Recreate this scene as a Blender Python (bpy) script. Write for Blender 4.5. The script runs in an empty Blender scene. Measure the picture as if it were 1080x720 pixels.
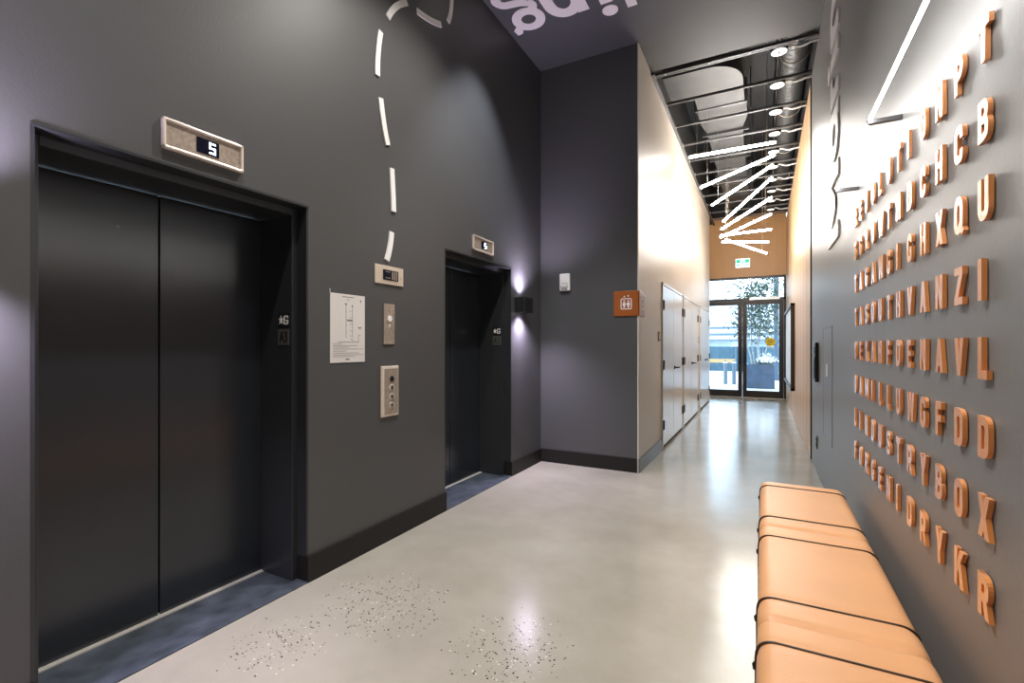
import bpy, bmesh, math, random
from mathutils import Vector, Matrix
random.seed(7)
C = bpy.context.scene.collection
SC = bpy.context.scene
PI = math.pi

# ------------------------------------------------------------------ materials
def nodes(name):
    m = bpy.data.materials.new(name); m.use_nodes = True
    nt = m.node_tree; b = nt.nodes['Principled BSDF']
    return m, nt, b

def mat(name, col, rough=.5, metal=0., spec=.5, bump=None, var=None, aniso=None):
    m, nt, b = nodes(name)
    b.inputs['Base Color'].default_value = (*col, 1)
    b.inputs['Roughness'].default_value = rough
    b.inputs['Metallic'].default_value = metal
    b.inputs['Specular IOR Level'].default_value = spec
    tc = nt.nodes.new('ShaderNodeTexCoord')
    if var:                      # (scale, amount, detail)
        n = nt.nodes.new('ShaderNodeTexNoise'); n.inputs['Scale'].default_value = var[0]
        n.inputs['Detail'].default_value = var[2] if len(var) > 2 else 4
        nt.links.new(tc.outputs['Object'], n.inputs['Vector'])
        r = nt.nodes.new('ShaderNodeValToRGB')
        a = var[1]
        r.color_ramp.elements[0].position = .3; r.color_ramp.elements[1].position = .7
        r.color_ramp.elements[0].color = (*[c*(1-a) for c in col], 1)
        r.color_ramp.elements[1].color = (*[min(1, c*(1+a)) for c in col], 1)
        nt.links.new(n.outputs['Fac'], r.inputs['Fac']); nt.links.new(r.outputs['Color'], b.inputs['Base Color'])
    if bump:                     # (scale, strength)
        n = nt.nodes.new('ShaderNodeTexNoise'); n.inputs['Scale'].default_value = bump[0]; n.inputs['Detail'].default_value = 3
        nt.links.new(tc.outputs['Object'], n.inputs['Vector'])
        bp = nt.nodes.new('ShaderNodeBump'); bp.inputs['Strength'].default_value = bump[1]; bp.inputs['Distance'].default_value = .01
        nt.links.new(n.outputs['Fac'], bp.inputs['Height']); nt.links.new(bp.outputs['Normal'], b.inputs['Normal'])
    return m

def emis(name, col, strength):
    m, nt, b = nodes(name)
    b.inputs['Base Color'].default_value = (*col, 1)
    b.inputs['Emission Color'].default_value = (*col, 1)
    b.inputs['Emission Strength'].default_value = strength
    return m

def glass_mat(name, tint=(.95, .98, 1)):
    m = bpy.data.materials.new(name); m.use_nodes = True
    nt = m.node_tree; nt.nodes.clear()
    o = nt.nodes.new('ShaderNodeOutputMaterial'); mx = nt.nodes.new('ShaderNodeMixShader')
    t = nt.nodes.new('ShaderNodeBsdfTransparent'); t.inputs['Color'].default_value = (*tint, 1)
    g = nt.nodes.new('ShaderNodeBsdfGlossy'); g.inputs['Roughness'].default_value = .02
    f = nt.nodes.new('ShaderNodeFresnel'); f.inputs['IOR'].default_value = 1.45
    nt.links.new(f.outputs[0], mx.inputs[0]); nt.links.new(t.outputs[0], mx.inputs[1]); nt.links.new(g.outputs[0], mx.inputs[2])
    nt.links.new(mx.outputs[0], o.inputs['Surface'])
    return m

def wood_mat(name, c1, c2, plank=.14, axis='Y', rough=.45):
    """vertical veneer boards: grain stretched along Z, a tone per board"""
    m, nt, b = nodes(name)
    tc = nt.nodes.new('ShaderNodeTexCoord'); mp = nt.nodes.new('ShaderNodeMapping')
    mp.inputs['Scale'].default_value = (14, 14, .7)
    n = nt.nodes.new('ShaderNodeTexNoise'); n.inputs['Scale'].default_value = 2.2; n.inputs['Detail'].default_value = 6; n.inputs['Roughness'].default_value = .6
    nt.links.new(tc.outputs['Object'], mp.inputs['Vector']); nt.links.new(mp.outputs['Vector'], n.inputs['Vector'])
    sp = nt.nodes.new('ShaderNodeSeparateXYZ'); nt.links.new(tc.outputs['Object'], sp.inputs['Vector'])
    dv = nt.nodes.new('ShaderNodeMath'); dv.operation = 'DIVIDE'; dv.inputs[1].default_value = plank
    nt.links.new(sp.outputs[axis], dv.inputs[0])
    fl = nt.nodes.new('ShaderNodeMath'); fl.operation = 'FLOOR'; nt.links.new(dv.outputs[0], fl.inputs[0])
    wn = nt.nodes.new('ShaderNodeTexWhiteNoise'); wn.noise_dimensions = '1D'; nt.links.new(fl.outputs[0], wn.inputs['W'])
    ad = nt.nodes.new('ShaderNodeMath'); ad.operation = 'MULTIPLY_ADD'; ad.inputs[1].default_value = .45
    nt.links.new(wn.outputs['Value'], ad.inputs[0])
    sc = nt.nodes.new('ShaderNodeMath'); sc.operation = 'MULTIPLY'; sc.inputs[1].default_value = .75
    nt.links.new(n.outputs['Fac'], sc.inputs[0]); nt.links.new(sc.outputs[0], ad.inputs[2])
    r = nt.nodes.new('ShaderNodeValToRGB')
    r.color_ramp.elements[0].position = .25; r.color_ramp.elements[1].position = .8
    r.color_ramp.elements[0].color = (*c1, 1); r.color_ramp.elements[1].color = (*c2, 1)
    nt.links.new(ad.outputs[0], r.inputs['Fac'])
    fr = nt.nodes.new('ShaderNodeMath'); fr.operation = 'FRACT'; nt.links.new(dv.outputs[0], fr.inputs[0])
    lt = nt.nodes.new('ShaderNodeMath'); lt.operation = 'LESS_THAN'; lt.inputs[1].default_value = .035; nt.links.new(fr.outputs[0], lt.inputs[0])
    mx = nt.nodes.new('ShaderNodeMix'); mx.data_type = 'RGBA'; mx.inputs['B'].default_value = (*[c*.45 for c in c1], 1)
    nt.links.new(lt.outputs[0], mx.inputs['Factor']); nt.links.new(r.outputs['Color'], mx.inputs['A'])
    nt.links.new(mx.outputs['Result'], b.inputs['Base Color'])
    b.inputs['Roughness'].default_value = rough
    return m

def floor_mat():
    m, nt, b = nodes('polished_concrete')
    tc = nt.nodes.new('ShaderNodeTexCoord')
    n = nt.nodes.new('ShaderNodeTexNoise'); n.inputs['Scale'].default_value = 1.3; n.inputs['Detail'].default_value = 8; n.inputs['Roughness'].default_value = .62
    nt.links.new(tc.outputs['Object'], n.inputs['Vector'])
    r = nt.nodes.new('ShaderNodeValToRGB')
    r.color_ramp.elements[0].position = .32; r.color_ramp.elements[1].position = .7
    r.color_ramp.elements[0].color = (.305, .28, .228, 1); r.color_ramp.elements[1].color = (.415, .385, .322, 1)
    nt.links.new(n.outputs['Fac'], r.inputs['Fac'])
    # aggregate chips that show only in worn patches
    v = nt.nodes.new('ShaderNodeTexVoronoi'); v.inputs['Scale'].default_value = 80
    nt.links.new(tc.outputs['Object'], v.inputs['Vector'])
    sep = nt.nodes.new('ShaderNodeSeparateColor'); nt.links.new(v.outputs['Color'], sep.inputs[0])
    th = nt.nodes.new('ShaderNodeMath'); th.operation = 'MULTIPLY'; th.inputs[1].default_value = .42     # chip size per cell
    nt.links.new(sep.outputs[0], th.inputs[0])
    lt = nt.nodes.new('ShaderNodeMath'); lt.operation = 'LESS_THAN'
    nt.links.new(v.outputs['Distance'], lt.inputs[0]); nt.links.new(th.outputs[0], lt.inputs[1])
    def patch(x, y, rx, ry):
        mp = nt.nodes.new('ShaderNodeMapping'); mp.vector_type = 'POINT'
        mp.inputs['Location'].default_value = (-x/rx, -y/ry, 0); mp.inputs['Scale'].default_value = (1/rx, 1/ry, 0)
        nt.links.new(tc.outputs['Object'], mp.inputs['Vector'])
        le = nt.nodes.new('ShaderNodeVectorMath'); le.operation = 'LENGTH'; nt.links.new(mp.outputs['Vector'], le.inputs[0])
        mr = nt.nodes.new('ShaderNodeMapRange'); mr.inputs['From Min'].default_value = 1; mr.inputs['From Max'].default_value = .25
        nt.links.new(le.outputs['Value'], mr.inputs['Value'])
        return mr.outputs['Result']
    acc = None
    for p in PATCHES:
        o = patch(*p)
        if acc is None: acc = o
        else:
            mxm = nt.nodes.new('ShaderNodeMath'); mxm.operation = 'MAXIMUM'
            nt.links.new(acc, mxm.inputs[0]); nt.links.new(o, mxm.inputs[1]); acc = mxm.outputs[0]
    n2 = nt.nodes.new('ShaderNodeTexNoise'); n2.inputs['Scale'].default_value = 9; n2.inputs['Detail'].default_value = 3
    nt.links.new(tc.outputs['Object'], n2.inputs['Vector'])
    mu = nt.nodes.new('ShaderNodeMath'); mu.operation = 'MULTIPLY'; nt.links.new(acc, mu.inputs[0]); nt.links.new(n2.outputs['Fac'], mu.inputs[1])
    gt = nt.nodes.new('ShaderNodeMath'); gt.operation = 'GREATER_THAN'
    hh = nt.nodes.new('ShaderNodeMath'); hh.operation = 'MULTIPLY'; hh.inputs[1].default_value = .50
    nt.links.new(sep.outputs[1], hh.inputs[0])
    nt.links.new(mu.outputs[0], gt.inputs[0]); nt.links.new(hh.outputs[0], gt.inputs[1])
    an = nt.nodes.new('ShaderNodeMath'); an.operation = 'MULTIPLY'; nt.links.new(lt.outputs[0], an.inputs[0]); nt.links.new(gt.outputs[0], an.inputs[1])
    cr = nt.nodes.new('ShaderNodeValToRGB'); cr.color_ramp.interpolation = 'CONSTANT'
    cr.color_ramp.elements[0].color = (.035, .03, .025, 1); cr.color_ramp.elements[1].position = .55; cr.color_ramp.elements[1].color = (.12, .09, .065, 1)
    e = cr.color_ramp.elements.new(.9); e.color = (.62, .58, .52, 1)
    nt.links.new(sep.outputs[2], cr.inputs['Fac'])
    mx = nt.nodes.new('ShaderNodeMix'); mx.data_type = 'RGBA'
    nt.links.new(an.outputs[0], mx.inputs['Factor']); nt.links.new(r.outputs['Color'], mx.inputs['A']); nt.links.new(cr.outputs['Color'], mx.inputs['B'])
    nt.links.new(mx.outputs['Result'], b.inputs['Base Color'])
    rr = nt.nodes.new('ShaderNodeMapRange'); rr.inputs['To Min'].default_value = .12; rr.inputs['To Max'].default_value = .26
    nt.links.new(n.outputs['Fac'], rr.inputs['Value']); nt.links.new(rr.outputs['Result'], b.inputs['Roughness'])
    b.inputs['Specular IOR Level'].default_value = .55
    return m

PATCHES = [(-1.70, 1.80, .38, .36), (-1.87, 1.36, .24, .26), (-.95, 1.80, .30, .34)]
M = {}
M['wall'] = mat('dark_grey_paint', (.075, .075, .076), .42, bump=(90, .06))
M['wall_r'] = mat('dark_grey_satin_paint', (.20, .20, .198), .42, bump=(60, .04))  # same paint as the other walls, base lightened to carry the tube's strong light
M['ceil'] = mat('dark_ceiling_paint', (.042, .041, .044), .55, spec=1.0)
M['black_base'] = mat('black_rubber_base', (.014, .012, .011), .5, spec=.3)
M['grey_base'] = mat('grey_rubber_base', (.10, .11, .125), .3)
M['cream'] = mat('cream_paint', (.58, .54, .48), .42, spec=.5, bump=(40, .04))
M['closet'] = mat('white_gloss_door_paint', (.74, .74, .73), .22)
M['closet_gap'] = mat('dark_gap', (.02, .02, .02), .8, spec=.1)
M['switch'] = mat('dark_bronze_switch', (.13, .105, .085), .45, metal=.3)
M['hinge'] = mat('black_hinge', (.010, .010, .010), .75, spec=.15)
M['floor'] = floor_mat()
M['door'] = mat('charcoal_powder_coat', (.022, .026, .032), .18, spec=.55, bump=(220, .05))
M['frame'] = mat('charcoal_door_frame', (.040, .042, .046), .36, metal=.3)
M['slate'] = mat('blue_black_slate', (.055, .066, .085), .5, var=(9, .5, 8))
M['alu'] = mat('brushed_aluminium', (.70, .67, .62), .35, metal=.3)
M['bronze'] = mat('champagne_bronze', (.88, .77, .67), .3, metal=.35)
M['bronze_face'] = mat('brushed_bronze_face', (.46, .38, .31), .36, metal=.45, var=(60, .18, 2))
M['steel'] = mat('satin_steel', (.55, .54, .52), .3, metal=1)
M['black'] = mat('black_plastic', (.012, .012, .013), .35)
M['matt_black'] = mat('matt_black_metal', (.018, .018, .019), .5, metal=.3)
M['white'] = mat('white_acrylic', (.86, .84, .82), .4)
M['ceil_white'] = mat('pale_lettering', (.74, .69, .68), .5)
M['paper'] = mat('white_paper', (.70, .67, .64), .6)
M['ink'] = mat('grey_ink', (.16, .16, .17), .6)
M['tactile'] = mat('grey_tactile_plate', (.09, .088, .08), .45)
M['copper'] = mat('orange_copper_metallic', (.78, .28, .06), .3, spec=.8, bump=(300, .03))
_cb = M['copper'].node_tree.nodes['Principled BSDF']; _cb.inputs['Coat Weight'].default_value = 1; _cb.inputs['Coat Roughness'].default_value = .22; _cb.inputs['Coat IOR'].default_value = 1.6
M['sign_orange'] = mat('burnt_orange_sign', (.36, .10, .022), .3)
M['leather'] = mat('tan_leather', (.78, .40, .185), .42, bump=(160, .10), var=(3, .07, 3))
M['strap'] = mat('dark_brown_cord', (.05, .025, .012), .5)
M['plinth'] = mat('dark_plinth', (.03, .027, .025), .6)
M['wood'] = wood_mat('oak_board_cladding', (.50, .31, .16), (.70, .48, .28), .135, 'Y')
M['wood_end'] = wood_mat('orange_oak_panel', (.50, .27, .105), (.58, .33, .135), 3.1, 'Y')
M['bronze_al'] = mat('dark_anodised_frame', (.045, .038, .035), .4, metal=.4)
M['glass'] = glass_mat('clear_glass')
M['tube'] = emis('led_tube_diffuser', (1, .95, .89), 54)
M['wall_tube'] = emis('wall_led_tube_diffuser', (1, .97, .94), 32)
M['disc'] = emis('disc_lamp_diffuser', (1, .97, .92), .75)
M['cool_lens'] = emis('sconce_lens', (.86, .82, 1), 1.6)
M['down_lens'] = emis('downlight_lens', (1, .95, .88), 8)
M['digit'] = emis('display_digit', (.75, .86, 1), 3.5)
M['screen'] = mat('display_screen', (.008, .008, .02), .15)
M['plenum'] = mat('black_plenum_paint', (.010, .0105, .012), .7)
M['steel_dark'] = mat('dark_steel_section', (.12, .12, .125), .4, metal=.6)
M['galv'] = mat('galvanised_duct', (.075, .075, .075), .5, metal=.1, var=(2.5, .18, 3))
M['spiral'] = mat('dark_spiral_duct', (.09, .093, .097), .42, metal=.5)
M['cable'] = mat('white_flexible_conduit', (.75, .75, .74), .45)
M['green'] = emis('exit_sign_green', (.0, .42, .25), .7)
M['exit_white'] = emis('exit_sign_white', (.9, 1, .97), 1.0)
M['amber'] = mat('clear_strobe_lens', (.72, .72, .68), .12)
M['yellow'] = mat('yellow_sticker', (.85, .62, .02), .5)
_nt = M['yellow'].node_tree; _t = _nt.nodes.new('ShaderNodeBsdfTranslucent'); _t.inputs['Color'].default_value = (.9, .66, .03, 1)
_m = _nt.nodes.new('ShaderNodeMixShader'); _nt.links.new(_nt.nodes['Principled BSDF'].outputs[0], _m.inputs[1]); _nt.links.new(_t.outputs[0], _m.inputs[2])
_nt.links.new(_m.outputs[0], _nt.nodes['Material Output'].inputs['Surface'])
M['pale_blue'] = mat('pale_blue_sticker', (.45, .70, .85), .5)
M['pavement'] = mat('outdoor_paving', (.40, .42, .44), .8, var=(1.2, .12, 5))
M['planter'] = mat('navy_planter', (.028, .048, .080), .5, var=(5, .25, 4))
M['hoarding'] = mat('teal_hoarding', (.030, .075, .105), .6, var=(6, .2, 3))
M['facade'] = mat('pale_facade', (.62, .66, .70), .8)
M['facade_dark'] = mat('blue_grey_band', (.10, .14, .18), .6)
M['bark'] = mat('grey_bark', (.25, .25, .24), .8, var=(12, .3, 4))
M['leaf'] = mat('grey_green_leaf', (.045, .062, .04), .6, var=(4, .3, 2))
M['bloom'] = mat('white_bloom', (.80, .82, .84), .6)
M['timber_rail'] = mat('pale_timber_rail', (.42, .25, .10), .6)
M['pole'] = mat('blue_steel_pole', (.04, .07, .105), .5)

# ------------------------------------------------------------------ mesh helpers
class MB:
    def __init__(s): s.bm = bmesh.new()
    def box(s, x0, y0, z0, x1, y1, z1):
        x0, x1 = sorted((x0, x1)); y0, y1 = sorted((y0, y1)); z0, z1 = sorted((z0, z1))
        v = [s.bm.verts.new(p) for p in ((x0,y0,z0),(x1,y0,z0),(x1,y1,z0),(x0,y1,z0),(x0,y0,z1),(x1,y0,z1),(x1,y1,z1),(x0,y1,z1))]
        for f in ((0,3,2,1),(4,5,6,7),(0,1,5,4),(1,2,6,5),(2,3,7,6),(3,0,4,7)): s.bm.faces.new([v[i] for i in f])
        return s
    def prism(s, pts, fn, d0, d1):
        """pts: 2-D polygon; fn(a, b, d) -> 3-D point; from depth d0 to d1"""
        a = [s.bm.verts.new(fn(x, y, d0)) for x, y in pts]; b = [s.bm.verts.new(fn(x, y, d1)) for x, y in pts]
        s.bm.faces.new(a); s.bm.faces.new(b[::-1])
        n = len(pts)
        for i in range(n): s.bm.faces.new((a[i], b[i], b[(i+1) % n], a[(i+1) % n]))
        return s
    def strip(s, L, R, fn, d0, d1, closed=False):
        n = len(L)
        v = [[s.bm.verts.new(fn(p[0], p[1], d)) for p in P] for P, d in ((L, d0), (R, d0), (L, d1), (R, d1))]
        for i in range(n if closed else n-1):
            j = (i+1) % n
            for a, b in ((0, 1), (1, 3), (3, 2), (2, 0)): s.bm.faces.new((v[a][i], v[a][j], v[b][j], v[b][i]))
        if not closed:
            for i in (0, n-1): s.bm.faces.new((v[0][i], v[1][i], v[3][i], v[2][i]))
        return s
    def tube(s, pts, r, n=12, closed_ends=True):
        pts = [Vector(p) for p in pts]; rings = []
        up = None
        for i, p in enumerate(pts):
            t = (pts[min(i+1, len(pts)-1)] - pts[max(i-1, 0)]).normalized()
            if up is None: up = t.orthogonal().normalized()
            up = (up - t*up.dot(t)).normalized(); w = t.cross(up)
            rr = r[i] if isinstance(r, (list, tuple)) else r
            rings.append([s.bm.verts.new(p + rr*(math.cos(2*PI*k/n)*up + math.sin(2*PI*k/n)*w)) for k in range(n)])
        for a, b in zip(rings, rings[1:]):
            for k in range(n): s.bm.faces.new((a[k], a[(k+1) % n], b[(k+1) % n], b[k]))
        if closed_ends:
            s.bm.faces.new(rings[0][::-1]); s.bm.faces.new(rings[-1])
        return s
    def disc(s, c, axis, r, h, n=24): 
        c = Vector(c); a = Vector(axis).normalized()
        return s.tube([c, c + a*h], r, n)
    def build(s, name, m, parent=None, bevel=0, smooth=False, loc=None, seg=2):
        bmesh.ops.recalc_face_normals(s.bm, faces=s.bm.faces)
        me = bpy.data.meshes.new(name); 
        if loc is not None: bmesh.ops.translate(s.bm, verts=s.bm.verts, vec=-Vector(loc))
        elif parent is not None: bmesh.ops.translate(s.bm, verts=s.bm.verts, vec=-WL(parent))   # geometry was given in world coordinates
        s.bm.to_mesh(me); s.bm.free()
        me.materials.append(m)
        if smooth:
            me.polygons.foreach_set('use_smooth', [True]*len(me.polygons)); me.update()
            me.set_sharp_from_angle(angle=math.radians(40))
        o = bpy.data.objects.new(name, me); C.objects.link(o)
        if loc is not None: o.location = loc
        if parent is not None:
            o.parent = parent
        if bevel:
            b = o.modifiers.new('edge', 'BEVEL'); b.width = bevel; b.segments = seg; b.limit_method = 'ANGLE'
        return o

def WL(o):
    v = Vector((0, 0, 0))
    while o is not None:
        v = v + o.location; o = o.parent
    return v

def tag(o, label=None, cat=None, group=None, kind=None):
    if label: o['label'] = label
    if cat: o['category'] = cat
    if group: o['group'] = group
    if kind: o['kind'] = kind
    return o
def thing(name, label, cat, loc=(0, 0, 0), group=None, kind=None):
    o = bpy.data.objects.new(name, None); C.objects.link(o); o.location = loc; o.empty_display_size = .1
    return tag(o, label, cat, group, kind)
def struct(name, mb, m, label=None, cat=None, bevel=0):
    return tag(mb.build(name, m, bevel=bevel), label, cat, kind='structure')
def copy_tree(src, loc, label=None, group=None):
    """copy of a thing with its parts and sub-parts; parts keep their place relative to the thing"""
    r = src.copy(); C.objects.link(r); r.location = loc
    if label: r['label'] = label
    if group: r['group'] = group
    for ch in src.children:
        c = ch.copy(); C.objects.link(c); c.parent = r
        for g in ch.children:
            d = g.copy(); C.objects.link(d); d.parent = c
    return r

def offset(path, w, closed=False):
    """left and right edges of a thick 2-D polyline (mitred)"""
    n = len(path); L, R = [], []
    for i in range(n):
        p = Vector(path[i])
        if closed or 0 < i < n-1:
            a = (p - Vector(path[i-1])).normalized(); b = (Vector(path[(i+1) % n]) - p).normalized()
        elif i == 0: a = b = (Vector(path[1]) - p).normalized()
        else: a = b = (p - Vector(path[i-1])).normalized()
        na, nb = Vector((-a.y, a.x)), Vector((-b.y, b.x)); t = (na + nb)
        t = t.normalized() if t.length > 1e-6 else na
        k = 1/max(.35, t.dot(na)); q = t*(w/2*k)
        L.append(tuple(p + q)); R.append(tuple(p - q))
    return L, R

def rounded(pts, rad, closed=False, seg=5):
    """round the corners of a polyline; rad: one radius or one per point"""
    out = []; n = len(pts)
    for i in range(n):
        p = Vector(pts[i]); r = rad[i] if isinstance(rad, (list, tuple)) else rad
        if r <= 0 or (not closed and i in (0, n-1)): out.append(tuple(p)); continue
        a = Vector(pts[i-1]) - p; b = Vector(pts[(i+1) % n]) - p
        r = min(r, a.length*.499, b.length*.499); A = p + a.normalized()*r; B = p + b.normalized()*r
        for k in range(seg+1):
            t = k/seg; out.append(tuple(A*(1-t)**2 + p*2*t*(1-t) + B*t*t))
    return out

def ell(cx, cy, rx, ry, a0=0, a1=360, n=28):
    full = abs(a1-a0) >= 360; k = n if full else n+1
    return [(cx + rx*math.cos(math.radians(a0+(a1-a0)*i/n)), cy + ry*math.sin(math.radians(a0+(a1-a0)*i/n))) for i in range(k)]

# ------------------------------------------------------------------ dimensions (metres, camera over the origin)
XL, YF, XC, XR, ZC = -2.21, 4.868, -1.12, .487, 4.37
YO, YE, YCE = 5.465, 13.1, 12.1          # ceiling opening, exit wall, end of cream wall
YB = -3.2
E1, E2 = 1.2235, 3.605                   # centre lines of the two lift openings
HALF, HEAD = .56, 2.063

# ------------------------------------------------------------------ the room
struct('floor', MB().box(XL-.45, YB-.1, -.12, XR+.3, YE+.1, 0), M['floor'])
w = MB(); T = -2.70
ys = [YB, E1-HALF, E1+HALF, E2-HALF, E2+HALF, YF+.15]
for i in range(5):
    z0 = HEAD if i in (1, 3) else 0
    w.box(T, ys[i], z0, XL, ys[i+1], ZC)
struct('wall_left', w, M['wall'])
struct('wall_facing', MB().box(XL, YF, 0, XC-.012, YF+.15, ZC), M['wall'])
struct('wall_corridor', MB().box(XC-.012, YF-.004, 0, XC, YCE, ZC).box(XC-.4, YCE-.12, 0, XC-.012, YCE, ZC).box(XC-.5, YCE-.1, 0, XC-.38, YE+.1, ZC+.15), M['cream'])
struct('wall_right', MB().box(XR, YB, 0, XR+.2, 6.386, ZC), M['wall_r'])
struct('wall_cladding', MB().box(XR-.002, 6.386, 0, XR+.2, YE, ZC-.03), M['wood'])
struct('wall_rear', MB().box(T, YB-.15, 0, XR+.2, YB, ZC), M['wall'])
struct('wall_end', MB().box(XC-.5, YE, 2.985, XR, YE+.15, 4.52), M['wood_end'])
struct('ceiling', MB().box(T, YB-.15, ZC, XR+.2, YO, 5.45), M['ceil'])
p = MB()
p.box(XC-.5, YO, 5.30, XR+.2, YE+.2, 5.45)                                  # deck
p.box(XC-.14, YO, ZC, XC-.02, YE+.2, 5.30)                                  # left side
p.box(XR+.02, YO, ZC-.03, XR+.2, YE+.2, 5.30)                               # right side
p.box(XC-.5, YE, 4.52, XR+.2, YE+.2, 5.30)
p.box(XC-.5, YCE, ZC+.16, XC-.14, YE, 5.3)
struct('ceiling_plenum', p, M['plenum'])
# baseboards
B = .142
b = MB()
for y0, y1 in ((YB, E1-HALF), (E1+HALF, E2-HALF), (E2+HALF, YF)):
    b.box(XL, y0, 0, XL+.014, y1, B)
for y in (E1+HALF, E2+HALF): b.box(XL-.085, y-.012, 0, XL+.014, y, B)       # returns into the lift openings
for y in (E1-HALF, E2-HALF): b.box(XL-.085, y, 0, XL+.014, y+.012, B)
struct('baseboard_left', b, M['black_base'])
struct('baseboard_facing', MB().box(XL, YF-.014, 0, XC-.012, YF, B), M['black_base'])
struct('baseboard_corridor', MB().box(XC, YF, 0, XC+.012, 6.10, B), M['grey_base'])
struct('trim_1', MB().box(XC, YO, ZC-.035, XC+.035, YE, ZC-.005).box(XC-.02, YO, ZC-.005, XC+.006, YE, ZC+.08), M['steel_dark'])
struct('trim_2', MB().box(XC, YO+.075, ZC-.012, XR, YO+.105, ZC+.02).box(XC, YO+.13, ZC-.004, XR, YO+.15, ZC+.02), M['steel_dark'])
for k, x in enumerate((-.98, -.52, -.12, .30)):
    tag(MB().disc((x, YO+.09, ZC-.018), (0, 0, 1), .011, .006, 10).build('rail_bolt', M['alu'], loc=(x, YO+.09, ZC-.018)), 'small bright bolt under the ceiling edge rail, %s from the cream wall' % ('first', 'second', 'third', 'fourth')[k], 'bolt', 'bolts of the ceiling edge rail')
struct('trim_3', MB().box(XR-.012, 6.376, 0, XR, 6.392, ZC-.03), M['bronze_al'])

# ------------------------------------------------------------------ lifts
def lx(y): return y
def build_elevator(Yc, label, seam=True):
    root = thing('elevator_entrance', label, 'elevator door', (XL, Yc, 0), 'lift entrances in the dark wall')
    XD = -2.55; J = .515
    f = MB()
    for s in (-1, 1):
        f.box(-2.60, Yc+s*J, 0, XL-.075, Yc+s*HALF, HEAD-.001)
    f.box(-2.60, Yc-J, HEAD-.05, XL-.075, Yc+J, HEAD-.001)
    f.build('door_frame', M['frame'], root, bevel=.003)
    rv = MB()                                                                # thin dark reveal lining between wall face and frame
    rv.box(XL-.08, Yc-HALF, HEAD-.012, XL+.004, Yc+HALF, HEAD-.0005)
    for s in (-1, 1): rv.box(XL-.08, Yc+s*(HALF-.012), B+.001, XL-.0005, Yc+s*(HALF-.0005), HEAD-.001)
    rv.build('reveal_lining', M['frame'], root)
    g = .0035
    for a, b_ in ((Yc-J+.001, Yc-.006-g), (Yc-.006+g, Yc+J-.001)):
        dp = MB().box(XD-.03, a, .012, XD, b_, HEAD-.052).build('door_panel', M['door'], root, bevel=.002)
        if a < Yc-.3:
            MB().disc((XD, Yc-.17, 1.83), (1, 0, 0), .006, .003, 12).build('release_hole', M['black'], dp)
    MB().box(XD-.03, Yc-.0095, .01, XD-.02, Yc-.0025, HEAD-.05).build('door_seal', M['black'], root)
    MB().box(-2.524, Yc-J, .0005, -2.286, Yc+J, .006).box(-2.286, Yc-HALF+.012, .0005, XL+.012, Yc+HALF-.012, .0058).build('slate_sill', M['slate'], root)
    MB().box(-2.56, Yc-J, .0, -2.524, Yc+J, .012).build('threshold_strip', M['alu'], root)
    # tactile plates on the far jamb, facing the lobby
    yj = Yc+J
    X0, X1 = -2.395, -2.305
    pl = MB().box(X0, yj-.004, 1.400, X1, yj, 1.475).build('floor_plate', M['black'], root)
    fn = lambda a, c, d: (X0+.006+a*.078, yj-.004-d, 1.412+c*.052)
    mk = MB()
    star = [(.25+.34*(1 if i % 2 == 0 else .42)*math.cos(PI/2+i*PI/5)*.85, .50+.54*(1 if i % 2 == 0 else .42)*math.sin(PI/2+i*PI/5)) for i in range(10)]
    c0 = (.25, .50)
    for i in range(10): mk.prism([c0, star[i], star[(i+1) % 10]], fn, 0, .002)
    L, R = offset(rounded([(.96, .72), (.96, .92), (.60, .92), (.60, .08), (.96, .08), (.96, .46), (.78, .46)], [0, .15, .15, .15, .15, 0, 0]), .13)
    mk.strip(L, R, fn, 0, .002)
    mk.build('star_marking', M['white'], pl)
    p2 = MB().box(X0, yj-.004, 1.300, X1, yj, 1.390).build('tactile_plate', M['tactile'], root)
    mk = MB(); fn = lambda a, c, d: (X0+.016+a*.058, yj-.004-d, 1.318+c*.055)
    for q in ([(0, 0), (.25, 1)], [(.25, 1), (.5, 0)], [(.1, .35), (.4, .35)]):
        L, R = offset(q, .12); mk.strip(L, R, fn, 0, .002)
    L, R = offset(rounded([(.6, .95), (.95, .95), (.95, .52), (.72, .52), (.95, .52), (.95, .05), (.6, .05)], .05), .12); mk.strip(L, R, fn, 0, .002)
    mk.build('raised_marking', M['black'], p2)
    return root
build_elevator(E1, 'charcoal double lift doors under the indicator reading 5, nearest the camera')
build_elevator(E2, 'charcoal lift doors beside the wall sconce, farther along the dark wall')

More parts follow.
